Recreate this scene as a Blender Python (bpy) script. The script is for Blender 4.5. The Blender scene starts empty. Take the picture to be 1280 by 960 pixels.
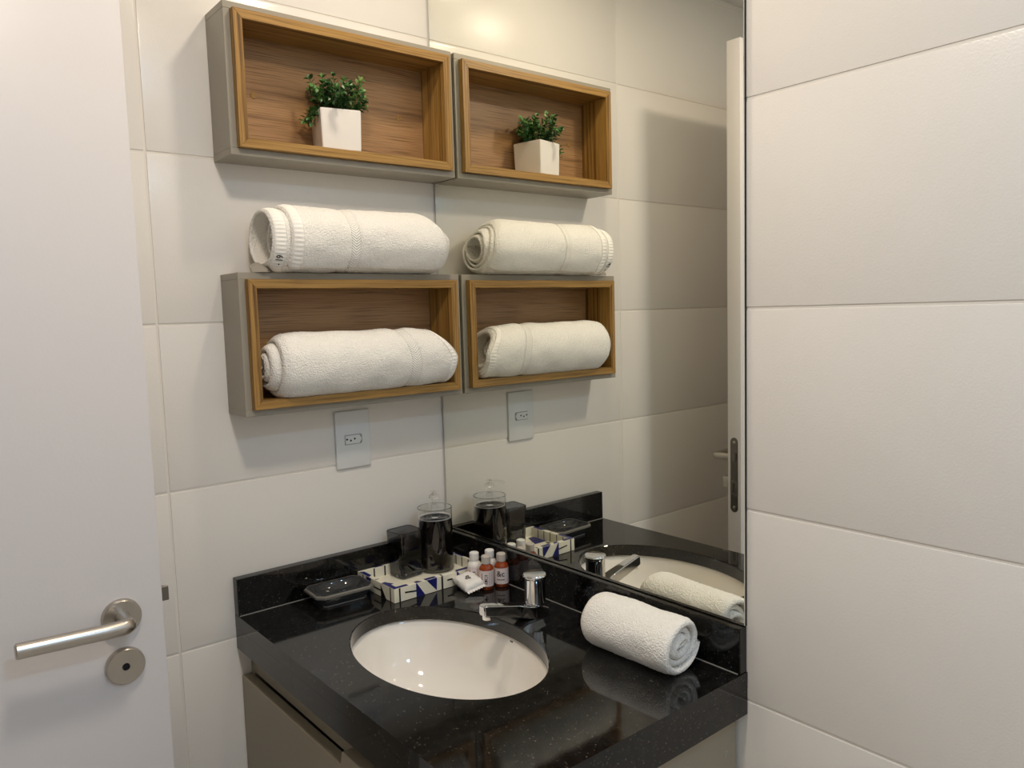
import bpy, bmesh, math, random
import numpy as np
from mathutils import Vector, Matrix, noise
random.seed(7)
S = bpy.context.scene
COL = S.collection
PI = math.pi
ZC = 0.88            # countertop height above the floor; all z below are measured from the countertop

# ------------------------------------------------------------------ camera
cam = bpy.data.cameras.new('camera'); cam_o = bpy.data.objects.new('camera', cam); COL.objects.link(cam_o)
R = Vector((-0.77078081, 0.63645003, -0.02878023)); U = Vector((-0.08054794, -0.05253825, 0.99536514))
F = Vector((-0.63198811, -0.76952653, -0.09176021))
M = Matrix((R, U, -F)).transposed().to_4x4()
M.translation = Vector((1.00375878, 1.47811467, 0.56571364 + ZC))
cam_o.matrix_world = M
cam.sensor_width = 36; cam.lens = 974.31 / 1280 * 36; cam.clip_start = 0.02
S.camera = cam_o
# ------------------------------------------------------------------ world, lamps, exposure
w = bpy.data.worlds.new('world'); S.world = w; w.use_nodes = True
w.node_tree.nodes['Background'].inputs[0].default_value = (0.75, 0.85, 1, 1)
w.node_tree.nodes['Background'].inputs[1].default_value = 0.15
S.view_settings.view_transform = 'Standard'; S.view_settings.look = 'None'
S.view_settings.gamma = 1; S.view_settings.use_curve_mapping = False
S.view_settings.exposure = -0.19
S.cycles.use_denoising = True
S.cycles.max_bounces = 14; S.cycles.diffuse_bounces = 10; S.cycles.glossy_bounces = 8
S.cycles.transmission_bounces = 14; S.cycles.transparent_max_bounces = 12
S.cycles.sample_clamp_indirect = 6
CEIL = 1.49
LAMPS = [  # x, y, diameter, watts, colour
    (0.72, 0.93, 0.16, 9.6, (1.0, 0.86, 0.70)),
    (0.24, 0.40, 0.07, 3.2, (1.0, 0.87, 0.70)),
    (0.62, 1.95, 0.20, 9.0, (0.48, 0.72, 1.0)),
]
for lx, ly, dia, watt, colr in LAMPS:
    l = bpy.data.lights.new('downlight_lamp', 'AREA'); l.shape = 'DISK'; l.size = dia; l.energy = watt; l.color = colr
    lo = bpy.data.objects.new('downlight_lamp', l); COL.objects.link(lo); lo.location = (lx, ly, CEIL - 0.014 + ZC)

# ------------------------------------------------------------------ materials
def mat(name, col=(0.8, 0.8, 0.8), rough=0.5, metal=0.0, spec=0.5, trans=0.0, ior=1.5, coat=0.0):
    m = bpy.data.materials.new(name); m.use_nodes = True
    b = m.node_tree.nodes['Principled BSDF']
    b.inputs['Base Color'].default_value = (*col, 1); b.inputs['Roughness'].default_value = rough
    b.inputs['Metallic'].default_value = metal; b.inputs['Specular IOR Level'].default_value = spec
    b.inputs['Transmission Weight'].default_value = trans; b.inputs['IOR'].default_value = ior
    b.inputs['Coat Weight'].default_value = coat
    return m
def N(m, t, **kw):
    n = m.node_tree.nodes.new(t)
    for k, v in kw.items():
        if k.startswith('i_'): n.inputs[k[2:].replace('_', ' ')].default_value = v
        else: setattr(n, k, v)
    return n
def L(m, a, b): m.node_tree.links.new(a, b)
def BS(m): return m.node_tree.nodes['Principled BSDF']
def coords(m, scale=(1, 1, 1), rot=(0, 0, 0)):
    tc = N(m, 'ShaderNodeTexCoord'); mp = N(m, 'ShaderNodeMapping')
    mp.inputs['Scale'].default_value = scale; mp.inputs['Rotation'].default_value = rot
    L(m, tc.outputs['Object'], mp.inputs['Vector']); return mp.outputs['Vector']
def add_bump(m, height, strength=0.3, dist=0.001):
    bp = N(m, 'ShaderNodeBump'); bp.inputs['Strength'].default_value = strength; bp.inputs['Distance'].default_value = dist
    L(m, height, bp.inputs['Height']); L(m, bp.outputs['Normal'], BS(m).inputs['Normal']); return bp
def ramp(m, fac, stops):
    r = N(m, 'ShaderNodeValToRGB'); e = r.color_ramp.elements
    while len(e) < len(stops): e.new(0.5)
    for i, (p, c) in enumerate(stops): e[i].position = p; e[i].color = (*c, 1)
    L(m, fac, r.inputs['Fac']); return r.outputs['Color']

def m_tile():
    m = mat('glazed_tile', (0.80, 0.765, 0.715), 0.21)
    v = coords(m)
    n1 = N(m, 'ShaderNodeTexNoise', i_Scale=7.0, i_Detail=1.0); L(m, v, n1.inputs['Vector'])
    n2 = N(m, 'ShaderNodeTexNoise', i_Scale=330.0, i_Detail=2.0); L(m, v, n2.inputs['Vector'])
    mx = N(m, 'ShaderNodeMath', operation='MULTIPLY_ADD'); L(m, n1.outputs['Fac'], mx.inputs[0]); mx.inputs[1].default_value = 2.2
    ml = N(m, 'ShaderNodeMath', operation='MULTIPLY'); L(m, n2.outputs['Fac'], ml.inputs[0]); ml.inputs[1].default_value = 0.26
    L(m, ml.outputs[0], mx.inputs[2])
    add_bump(m, mx.outputs[0], 0.6, 0.0012)
    return m
TILE = m_tile()
GROUT = mat('grout', (0.76, 0.72, 0.66), 0.8)
PAINT = mat('ceiling_paint', (0.86, 0.85, 0.83), 0.8)
PLASTER = mat('plain_wall', (0.82, 0.79, 0.75), 0.6)
def m_door():
    m = mat('satin_white_paint', (0.64, 0.615, 0.615), 0.38)
    v = coords(m); n = N(m, 'ShaderNodeTexNoise', i_Scale=260.0, i_Detail=2.0); L(m, v, n.inputs['Vector'])
    add_bump(m, n.outputs['Fac'], 0.25, 0.0004); return m
DOORM = m_door()
def m_floor():
    m = mat('floor_porcelain', (0.55, 0.51, 0.46), 0.3)
    v = coords(m); n = N(m, 'ShaderNodeTexNoise', i_Scale=9.0, i_Detail=4.0); L(m, v, n.inputs['Vector'])
    L(m, ramp(m, n.outputs['Fac'], [(0.3, (0.58, 0.54, 0.49)), (0.7, (0.70, 0.66, 0.60))]), BS(m).inputs['Base Color']); return m
FLOORM = m_floor()
def m_granite():
    m = mat('black_granite', (0.01, 0.01, 0.01), 0.06)
    v = coords(m)
    vo = N(m, 'ShaderNodeTexVoronoi', i_Scale=620.0); L(m, v, vo.inputs['Vector'])
    n = N(m, 'ShaderNodeTexNoise', i_Scale=60.0, i_Detail=3.0); L(m, v, n.inputs['Vector'])
    c1 = ramp(m, vo.outputs['Color'], [(0.0, (0.006, 0.006, 0.006)), (0.80, (0.010, 0.0095, 0.009)), (0.90, (0.05, 0.043, 0.034)), (1.0, (0.20, 0.17, 0.13))])
    c2 = ramp(m, n.outputs['Fac'], [(0.3, (0.25, 0.25, 0.25)), (0.65, (1, 1, 1))])
    mx = N(m, 'ShaderNodeMix', data_type='RGBA', blend_type='MULTIPLY'); mx.inputs[0].default_value = 1
    L(m, c1, mx.inputs[6]); L(m, c2, mx.inputs[7]); L(m, mx.outputs[2], BS(m).inputs['Base Color']); return m
GRANITE = m_granite()
def m_wood(name, scale, dark, mid, light, bands=2.2):
    m = mat(name, mid, 0.42)
    v = coords(m, scale)
    n = N(m, 'ShaderNodeTexNoise', i_Scale=1.0, i_Detail=5.0, i_Roughness=0.6, i_Distortion=0.12); L(m, v, n.inputs['Vector'])
    n2 = N(m, 'ShaderNodeTexNoise', i_Scale=0.22, i_Detail=2.0, i_Distortion=0.35); L(m, v, n2.inputs['Vector'])
    ad = N(m, 'ShaderNodeMath', operation='MULTIPLY_ADD'); L(m, n2.outputs['Fac'], ad.inputs[0]); ad.inputs[1].default_value = bands; L(m, n.outputs['Fac'], ad.inputs[2])
    sn = N(m, 'ShaderNodeMath', operation='PINGPONG'); L(m, ad.outputs[0], sn.inputs[0]); sn.inputs[1].default_value = 0.5
    c = ramp(m, sn.outputs[0], [(0.0, dark), (0.28, mid), (0.75, light), (1.0, mid)])
    v2 = coords(m, tuple(q * 3.2 if q > 20 else q * 2.2 for q in scale))
    n3 = N(m, 'ShaderNodeTexNoise', i_Scale=1.0, i_Detail=2.0); L(m, v2, n3.inputs['Vector'])
    pores = ramp(m, n3.outputs['Fac'], [(0.30, (0.42, 0.36, 0.28)), (0.52, (1, 1, 1))])
    mx = N(m, 'ShaderNodeMix', data_type='RGBA', blend_type='MULTIPLY'); mx.inputs[0].default_value = 0.85
    L(m, c, mx.inputs[6]); L(m, pores, mx.inputs[7]); L(m, mx.outputs[2], BS(m).inputs['Base Color'])
    add_bump(m, n.outputs['Fac'], 0.2, 0.0006); return m
W_D, W_M, W_L = (0.130, 0.062, 0.010), (0.32, 0.170, 0.038), (0.50, 0.300, 0.085)
WOOD_X = m_wood('oak_laminate_along', (4, 260, 260), W_D, W_M, W_L)
WOOD_Z = m_wood('oak_laminate_upright', (260, 260, 4), W_D, W_M, W_L)
WOOD_BACK = m_wood('oak_laminate_back', (4.5, 150, 170), (0.19, 0.095, 0.036), (0.33, 0.180, 0.074), (0.42, 0.240, 0.105), 2.0)
LACQ = mat('greige_lacquer', (0.31, 0.28, 0.225), 0.38)
LACQ2 = mat('greige_laminate', (0.30, 0.262, 0.195), 0.45)
DARK = mat('dark_gap', (0.01, 0.01, 0.01), 0.7)
CERAMIC = mat('white_vitreous_china', (0.84, 0.80, 0.74), 0.07, spec=0.6)
CHROME = mat('chrome', (0.82, 0.83, 0.85), 0.06, metal=1)
STEEL = mat('brushed_steel', (0.50, 0.46, 0.41), 0.30, metal=1)
STEEL_D = mat('lock_steel', (0.22, 0.20, 0.18), 0.42, metal=1)
MIRROR = mat('silvered_glass', (0.93, 0.925, 0.845), 0.0, metal=1)
PLASTIC = mat('white_plastic', (0.74, 0.75, 0.74), 0.25)
POT = mat('matte_white_ceramic', (0.80, 0.75, 0.69), 0.55)
SOIL = mat('dark_soil', (0.02, 0.016, 0.01), 0.9)
STEM = mat('stem_green', (0.06, 0.09, 0.025), 0.6)
def m_leaf():
    m = mat('leaf_green', (0.03, 0.10, 0.02), 0.38)
    at = N(m, 'ShaderNodeAttribute', attribute_name='tone')
    L(m, ramp(m, at.outputs['Fac'], [(0.0, (0.010, 0.035, 0.010)), (0.55, (0.034, 0.115, 0.022)), (0.85, (0.10, 0.25, 0.05)), (1.0, (0.28, 0.36, 0.10))]), BS(m).inputs['Base Color'])
    return m
LEAF = m_leaf()
def m_terry():
    m = mat('terry_cotton', (0.93, 0.90, 0.84), 0.95, spec=0.1)
    b = BS(m); b.inputs['Sheen Weight'].default_value = 0.25; b.inputs['Sheen Roughness'].default_value = 0.6
    v = coords(m)
    vo = N(m, 'ShaderNodeTexVoronoi', i_Scale=330.0, i_Randomness=1.0); L(m, v, vo.inputs['Vector'])
    n = N(m, 'ShaderNodeTexNoise', i_Scale=620.0, i_Detail=2.0); L(m, v, n.inputs['Vector'])
    iv = N(m, 'ShaderNodeMath', operation='SUBTRACT'); L(m, n.outputs['Fac'], iv.inputs[0]); L(m, vo.outputs['Distance'], iv.inputs[1])
    add_bump(m, iv.outputs[0], 0.62, 0.0030); return m
TERRY = m_terry()
def m_band():
    m = mat('woven_cotton_band', (0.92, 0.89, 0.83), 0.8, spec=0.15)
    uv = N(m, 'ShaderNodeUVMap'); sp = N(m, 'ShaderNodeSeparateXYZ'); L(m, uv.outputs[0], sp.inputs[0])
    ab = N(m, 'ShaderNodeMath', operation='ABSOLUTE'); L(m, sp.outputs['X'], ab.inputs[0])
    ad = N(m, 'ShaderNodeMath', operation='MULTIPLY_ADD'); L(m, ab.outputs[0], ad.inputs[0]); ad.inputs[1].default_value = -0.9; L(m, sp.outputs['Y'], ad.inputs[2])
    ml = N(m, 'ShaderNodeMath', operation='MULTIPLY'); L(m, ad.outputs[0], ml.inputs[0]); ml.inputs[1].default_value = 2 * PI / 0.0055
    si = N(m, 'ShaderNodeMath', operation='SINE'); L(m, ml.outputs[0], si.inputs[0])
    add_bump(m, si.outputs[0], 0.8, 0.0008); return m
BAND = m_band()
HEM = mat('smooth_cotton_hem', (0.91, 0.88, 0.82), 0.8, spec=0.15)
TAPE = mat('grey_tape', (0.36, 0.32, 0.26), 0.7)
INK = mat('black_ink', (0.012, 0.011, 0.012), 0.5)
CREAM = mat('cream_lacquer', (0.80, 0.76, 0.62), 0.3)
NAVY = mat('navy_print', (0.012, 0.014, 0.13), 0.3)
BLACKP = mat('black_print', (0.006, 0.005, 0.008), 0.3)
SMOKE = mat('smoked_glass', (0.36, 0.37, 0.39), 0.02, trans=1, ior=1.48)
DISHG = mat('grey_tinted_glass', (0.07, 0.072, 0.075), 0.02, trans=0.5, ior=1.5)
CLEAR = mat('clear_glass', (0.97, 0.98, 0.98), 0.0, trans=1, ior=1.45)
PUMPM = mat('clear_plastic', (0.97, 0.97, 0.96), 0.10, trans=1, ior=1.12)
LIQUID = mat('black_liquid_soap', (0.008, 0.004, 0.004), 0.05, spec=0.4)
MENISC = mat('pale_foam', (0.62, 0.60, 0.60), 0.3)
AMBER = mat('amber_liquid', (0.27, 0.045, 0.008), 0.10)
MILK = mat('white_lotion', (0.80, 0.77, 0.72), 0.2)
CAPW = mat('frosted_white_cap', (0.76, 0.75, 0.72), 0.35)
CAPG = mat('frosted_clear_cap', (0.52, 0.47, 0.42), 0.3)
LABEL = mat('pale_label', (0.72, 0.62, 0.60), 0.5)
WRAP = mat('white_wrapper', (0.80, 0.775, 0.74), 0.42)

# ------------------------------------------------------------------ helpers
def tag(o, label=None, cat=None, group=None, kind=None):
    if label: o['label'] = label
    if cat: o['category'] = cat
    if group: o['group'] = group
    if kind: o['kind'] = kind
    return o
ORG = {}
def thing(name, org, label, cat, group=None, kind=None):
    o = bpy.data.objects.new(name, None); COL.objects.link(o)
    o.empty_display_size = 0.05
    o.location = (org[0], org[1], org[2] + ZC); ORG[o] = Vector(org)
    return tag(o, label, cat, group, kind)
def finish(me, smooth, m):
    me.materials.append(m)
    if smooth:
        me.polygons.foreach_set('use_smooth', [True] * len(me.polygons))
        if smooth != 'all':
            try: me.set_sharp_from_angle(angle=math.radians(smooth if smooth is not True else 40))
            except Exception: pass
def obj(name, bm, m, parent=None, org=None, smooth=True, label=None):
    """bm is in countertop coordinates; its mesh is stored relative to the parent thing's origin"""
    o_ = ORG[parent] if parent is not None else Vector(org or (0, 0, 0))
    bmesh.ops.recalc_face_normals(bm, faces=bm.faces[:])
    bm.transform(Matrix.Translation(-o_))
    me = bpy.data.meshes.new(name); bm.to_mesh(me); bm.free()
    finish(me, smooth, m)
    o = bpy.data.objects.new(name, me); COL.objects.link(o)
    if parent is not None: o.parent = parent
    else: o.location = (o_.x, o_.y, o_.z + ZC)
    ORG[o] = o_
    if label: o['label'] = label
    return o
def box(bm, x0, x1, y0, y1, z0, z1, bev=0.0, seg=2, mat4=None):
    r = bmesh.ops.create_cube(bm, size=1)
    vs = r['verts']
    bmesh.ops.scale(bm, vec=(x1 - x0, y1 - y0, z1 - z0), verts=vs)
    bmesh.ops.translate(bm, vec=((x0 + x1) / 2, (y0 + y1) / 2, (z0 + z1) / 2), verts=vs)
    if bev > 0:
        es = list({e for v in vs for e in v.link_edges})
        rb = bmesh.ops.bevel(bm, geom=es, offset=bev, segments=seg, affect='EDGES', profile=0.5)
        vs = list({v for f in rb['faces'] for v in f.verts} | {v for v in vs if v.is_valid})
    if mat4 is not None: bmesh.ops.transform(bm, matrix=mat4, verts=vs)
    return vs
def bx(*a, **k):
    bm = bmesh.new(); box(bm, *a, **k); return bm
def prism(pts, axis, a0, a1, bev=0.0, bm=None):
    """extrude polygon pts (2D in the other two axes, in order xyz without axis) from a0 to a1"""
    bm = bm or bmesh.new()
    def P(p, a):
        c = list(p); c.insert(axis, a); return c
    v0 = [bm.verts.new(P(p, a0)) for p in pts]; v1 = [bm.verts.new(P(p, a1)) for p in pts]
    n = len(pts); fs = [bm.faces.new(v0), bm.faces.new(v1[::-1])]
    for i in range(n): fs.append(bm.faces.new((v0[i], v1[i], v1[(i + 1) % n], v0[(i + 1) % n])))
    if bev > 0:
        es = list({e for f in fs for e in f.edges})
        bmesh.ops.bevel(bm, geom=es, offset=bev, segments=1, affect='EDGES')
    return bm
def lathe(prof, c=(0, 0, 0), n=40, axis='z', bm=None, sx=1, sy=1):
    """prof: list of (r, h); closed at axis if r == 0"""
    bm = bm or bmesh.new(); rings = []
    def T(r, h, a):
        x, y = r * math.cos(a) * sx, r * math.sin(a) * sy
        if axis == 'z': p = (x, y, h)
        elif axis == 'y': p = (x, h, y)
        else: p = (h, x, y)
        return (p[0] + c[0], p[1] + c[1], p[2] + c[2])
    for r, h in prof:
        if r < 1e-7: rings.append([bm.verts.new(T(0, h, 0))])
        else: rings.append([bm.verts.new(T(r, h, 2 * PI * i / n)) for i in range(n)])
    for A, B in zip(rings, rings[1:]):
        for i in range(n):
            j = (i + 1) % n
            if len(A) == 1 and len(B) == 1: continue
            if len(A) == 1: bm.faces.new((A[0], B[i], B[j]))
            elif len(B) == 1: bm.faces.new((A[i], B[0], A[j]))
            else: bm.faces.new((A[i], B[i], B[j], A[j]))
    return bm
def tube(path, rad, n=20, bm=None, cap=True):
    bm = bm or bmesh.new(); path = [Vector(p) for p in path]; rings = []
    rads = rad if isinstance(rad, (list, tuple)) else [rad] * len(path)
    prev = None
    for i, p in enumerate(path):
        d = (path[min(i + 1, len(path) - 1)] - path[max(i - 1, 0)]).normalized()
        if prev is None:
            up = Vector((0, 0, 1)) if abs(d.z) < 0.9 else Vector((1, 0, 0))
            u = d.cross(up).normalized()
        else:
            u = (prev - d * prev.dot(d)).normalized()
        prev = u; v = d.cross(u)
        rings.append([bm.verts.new(p + (u * math.cos(2 * PI * k / n) + v * math.sin(2 * PI * k / n)) * rads[i]) for k in range(n)])
    for A, B in zip(rings, rings[1:]):
        for k in range(n): bm.faces.new((A[k], A[(k + 1) % n], B[(k + 1) % n], B[k]))
    if cap: bm.faces.new(rings[0][::-1]); bm.faces.new(rings[-1])
    return bm
def poly(bm, pts):
    return bm.faces.new([bm.verts.new(p) for p in pts])
def text_mesh(s, size):
    cu = bpy.data.curves.new('t', 'FONT'); cu.body = s; cu.size = size; cu.align_x = 'CENTER'; cu.align_y = 'CENTER'
    cu.resolution_u = 3; cu.offset = size * 0.012
    o = bpy.data.objects.new('t', cu); COL.objects.link(o)
    dg = bpy.context.evaluated_depsgraph_get()
    me = bpy.data.meshes.new_from_object(o.evaluated_get(dg))
    bm = bmesh.new(); bm.from_mesh(me)
    bpy.data.objects.remove(o); bpy.data.curves.remove(cu); bpy.data.meshes.remove(me)
    return bm

# ------------------------------------------------------------------ the setting
XF, YB = 1.62, 2.40      # front wall (doorway side), back wall
FZ = -ZC
def structure(name, bm, m, label, cat, org=(0, 0, 0), smooth=False):
    return tag(obj(name, bm, m, None, org, smooth), label, cat, kind='structure')
floor = structure('floor', bx(-0.1, 2.7, -0.1, YB + 0.1, FZ - 0.05, FZ), FLOORM, 'pale porcelain bathroom floor', 'floor', (0, 0, FZ))
ceiling = structure('ceiling', bx(-0.1, 2.7, -0.1, YB + 0.1, CEIL, CEIL + 0.05), PAINT, 'plain off-white bathroom ceiling', 'ceiling', (0, 0, CEIL))
G0 = 0.0020              # grout lies this far behind the tile face
wall_left = structure('wall_left', bx(-0.1, 2.7, -0.1, -G0, FZ, CEIL), GROUT, 'off-white tiled wall that carries the two wall shelves', 'wall', (0, 0, FZ))
XT = -0.006              # tile face of the mirror wall (the mirror stands proud of it)
wall_right = structure('wall_right', bx(-0.1, XT - G0, -G0, YB, FZ, CEIL), GROUT, 'off-white tiled wall that carries the mirror and continues to its right', 'wall', (0, 0, FZ))
ZJ = [FZ, -0.6566, -0.3525, -0.0466, 0.2562, 0.5611, 0.8638, 1.168, 1.472, CEIL]
GAP = 0.0017
tile_cache = {}
def tile(parent, axis, a0, a1, z0, z1, face):
    key = (axis, round(a1 - a0, 4), round(z1 - z0, 4))
    if key not in tile_cache:
        bm = bmesh.new(); wd, hg = a1 - a0 - 2 * GAP, z1 - z0 - 2 * GAP
        if axis == 0: box(bm, -wd / 2, wd / 2, -0.0075, 0, -hg / 2, hg / 2)
        else: box(bm, -0.0075, 0, -wd / 2, wd / 2, -hg / 2, hg / 2)
        es = [e for e in bm.edges if all(abs(v.co[1 - axis]) < 1e-6 for v in e.verts)]
        bmesh.ops.bevel(bm, geom=es, offset=0.0038, segments=2, affect='EDGES', profile=0.6)
        me = bpy.data.meshes.new('tile'); bm.to_mesh(me); bm.free(); finish(me, 30, TILE); tile_cache[key] = me
    o = bpy.data.objects.new('tile', tile_cache[key]); COL.objects.link(o); o.parent = parent
    p = ORG[parent]
    o.location = ((a0 + a1) / 2 - p.x, face - p.y, (z0 + z1) / 2 - p.z) if axis == 0 else (face - p.x, (a0 + a1) / 2 - p.y, (z0 + z1) / 2 - p.z)
for z0, z1 in zip(ZJ, ZJ[1:]):
    for a0, a1 in ((0, 0.6045), (0.6045, 1.209), (1.209, XF)): tile(wall_left, 0, a0, a1, z0, z1, 0)
    for a0, a1 in ((0.0, 0.11), (0.11, 0.7145), (0.7145, 1.319), (1.319, 1.9235), (1.9235, YB)): tile(wall_right, 1, a0, a1, z0, z1, XT)
structure('wall_back', bx(-0.1, 2.7, YB, YB + 0.1, FZ, CEIL), PLASTER, 'plain pale wall behind the camera', 'wall', (0, YB, FZ))
DX0, DX1, DY0, DY1 = 0.7085, 1.515, 0.2755, 0.3155      # the open door leaf
bm = bmesh.new()
box(bm, XF, XF + 0.12, -G0, 0.31, FZ, CEIL); box(bm, XF, XF + 0.12, 1.13, YB, FZ, CEIL); box(bm, XF, XF + 0.12, 0.31, 1.13, 1.24, CEIL)
structure('wall_front', bm, PLASTER, 'plain pale wall with the doorway, left of the camera', 'wall', (XF, 0, FZ))
structure('wall_hall', bx(2.6, 2.7, -G0, YB, FZ, CEIL), PLASTER, 'plain hallway wall seen through the doorway', 'wall', (2.6, 0, FZ))
bm = bmesh.new()
box(bm, XF - 0.012, XF + 0.132, 0.27, 0.315, FZ, 1.245, 0.003); box(bm, XF - 0.012, XF + 0.132, 1.125, 1.17, FZ, 1.245, 0.003)
box(bm, XF - 0.012, XF + 0.132, 0.27, 1.17, 1.2455, 1.29, 0.003)
structure('trim_1', bm, DOORM, 'white door frame around the bathroom doorway', 'door frame', (XF, 0.7, FZ))
for lx, ly, dia, watt, colr in LAMPS:
    lab = {0.16: 'round ceiling downlight above the vanity counter', 0.07: 'small ceiling spotlight close to the mirror corner', 0.20: 'large round ceiling downlight behind the camera'}[dia]
    t = thing('ceiling_light', (lx, ly, CEIL), lab, 'lamp')
    r = dia / 2
    obj('trim_ring', lathe([(r + .001, CEIL - .001), (r + .001, CEIL - .012), (r + .012, CEIL - .010), (r + .02, CEIL - .001)], (lx, ly, 0)), PLASTIC, t)

# ------------------------------------------------------------------ door leaf
door = structure('door_1', bx(DX0, DX1, DY0, DY1, FZ + 0.006, 1.2240, 0.0015, 2), DOORM, 'white flush door standing open beside the tiled wall', 'door', (DX1, DY1, FZ), 30)
LX, LZ = 0.7640, 0.1600
def lever(side, off=0.045):
    y0 = DY1 if side > 0 else DY0
    Y = lambda d: y0 + side * d
    root = obj('door_handle', lathe([(0, Y(0.0085)), (0.0238, Y(0.0085)), (0.0255, Y(0.0065)), (0.0258, Y(0.0))], (LX, 0, LZ), 48, 'y'), STEEL, door, label='brushed steel rose with lever')
    path = [(LX, Y(0.006), LZ), (LX, Y(off - 0.007), LZ)]
    for k in range(7):
        a = k / 6 * PI / 2
        path.append((LX + 0.007 * (1 - math.cos(a)), Y(off - 0.007 + 0.007 * math.sin(a)), LZ))
    path += [(LX + 0.03, Y(off), LZ), (LX + 0.1295, Y(off), LZ + .004), (LX + 0.131, Y(off), LZ + .004)]
    obj('lever', tube(path, [0.0102] * (len(path) - 1) + [0.0085], 24), STEEL, root)
    return root
lever(1); lever(-1, 0.078)
EZ = 0.0905
for side in (1, -1):
    y0 = DY1 if side > 0 else DY0
    Y = lambda d: y0 + side * d
    e = obj('escutcheon', lathe([(0.0045, Y(0.003)), (0.0045, Y(0.0085)), (0.0238, Y(0.0085)), (0.0255, Y(0.0065)), (0.0258, Y(0.0))], (LX, 0, EZ), 48, 'y'), STEEL, door, label='round steel escutcheon under the lever')
    if side > 0:
        obj('release_hole', lathe([(0, Y(0.004)), (0.0052, Y(0.004)), (0.0052, Y(0.0088)), (0.0046, Y(0.0088))], (LX, 0, EZ), 24, 'y'), DARK, e)
    else:
        obj('thumb_turn', bx(LX - 0.004, LX + 0.004, Y(0.052), Y(0.008), EZ - 0.015, EZ + 0.015, 0.002), STEEL, e)
# lock plate in the door's edge
lz0, lz1, ly = 0.0274, 0.2247, (DY0 + DY1) / 2
pts = []
for k in range(13):
    a = PI * k / 12; pts.append((ly + 0.0112 * math.cos(a), lz1 - 0.0112 + 0.0112 * math.sin(a)))
for k in range(13):
    a = PI + PI * k / 12; pts.append((ly + 0.0112 * math.cos(a), lz0 + 0.0112 + 0.0112 * math.sin(a)))
lock = obj('lock_plate', prism(pts, 0, DX0 - 0.0008, DX0 + 0.002), STEEL_D, door, smooth=False)
obj('latch_bolt', prism([(DX0 + .001, ly - .0065), (DX0 - .0125, ly + .0045), (DX0 - .0125, ly + .0065), (DX0 + .001, ly + .0065)], 2, 0.163, 0.184, 0.0005), STEEL_D, lock, smooth=False)
obj('dead_bolt_slot', bx(DX0 - .0014, DX0, ly - .0085, ly + .0085, 0.072, 0.112, .0004), STEEL, lock, smooth=False)
obj('dead_bolt', bx(DX0 - .0020, DX0, ly - .0045, ly + .0045, 0.079, 0.105, .0004), STEEL_D, lock, smooth=False)
for zz in (0.2125, 0.040): obj('screw', lathe([(0, DX0 - .0018), (0.003, DX0 - .0016), (0.0042, DX0 - .0008)], (0, ly, zz), 16, 'x'), STEEL, lock)

# ------------------------------------------------------------------ mirror
W = 0.803
mir = thing('mirror', (0, W / 2, 0.074), 'large frameless wall mirror above the black backsplash', 'mirror')
obj('backing_board', bx(XT + .0002, -0.0022, 0.0025, W, 0.0740, 1.45), DARK, mir, smooth=False)
obj('silvered_glass', bx(-0.0022, 0.0, 0.0035, W - 0.0005, 0.0742, 1.45, 0.0006, 1), MIRROR, mir, smooth=False)

# ------------------------------------------------------------------ wall shelves
def shelf(zb, zt, x1, label, caps):
    t = thing('wall_shelf', (x1 / 2, 0.0, zb), label, 'shelf', )
    x0, y0, yf, th = 0.0035, 0.0006, 0.088, 0.0125
    for nm, (a, b, c, d) in {'carcass_top': (x0, x1, zt - th, zt), 'carcass_bottom': (x0, x1, zb, zb + th)}.items():
        bm = prism([(x0, c), (x1, c), (x1, d), (x0, d)], 1, y0, yf, 0.0007)
        obj(nm, bm, LACQ, t, smooth=False)
    for a, b in ((x0, x0 + th), (x1 - th, x1)):
        obj('carcass_side', bx(a, b, y0, yf, zb + th, zt - th, 0.0006, 1), LACQ, t, smooth=False)
    X0, X1, Z0, Z1, T, ya, yb = x0 + th + .0001, x1 - th - .0001, zb + th + .0001, zt - th - .0001, 0.0165, 0.0125, 0.1005
    obj('frame_board', prism([(X0, Z0), (X1, Z0), (X1 - T, Z0 + T), (X0 + T, Z0 + T)], 1, ya, yb, 0.0005), WOOD_X, t, smooth=False)
    obj('frame_board', prism([(X0, Z1), (X1, Z1), (X1 - T, Z1 - T), (X0 + T, Z1 - T)], 1, ya, yb, 0.0005), WOOD_X, t, smooth=False)
    obj('frame_board', prism([(X0, Z0), (X0 + T, Z0 + T), (X0 + T, Z1 - T), (X0, Z1)], 1, ya, yb, 0.0005), WOOD_Z, t, smooth=False)
    obj('frame_board', prism([(X1, Z0), (X1 - T, Z0 + T), (X1 - T, Z1 - T), (X1, Z1)], 1, ya, yb, 0.0005), WOOD_Z, t, smooth=False)
    bp = obj('back_panel', bx(X0, X1, 0.001, 0.0124, Z0, Z1), WOOD_BACK, t, smooth=False)
    for cx in caps:
        obj('screw_cap', lathe([(0, .0137), (.0058, .0137), (.0066, .0124)], (cx, 0, zb + 0.129), 24, 'y'), WOOD_Z, t)
    return Z0 + T, X0 + T, X1 - T
SZ1, _, _ = shelf(0.8564, 1.1185, 0.486, 'upper wall shelf, a wood lined niche holding the potted plant', (0.4085, 0.0925))
SZ2, _, _ = shelf(0.3892, 0.6506, 0.4875, 'lower wall shelf, a wood lined niche with one towel inside and one on top', (0.4085, 0.0925))

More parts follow.
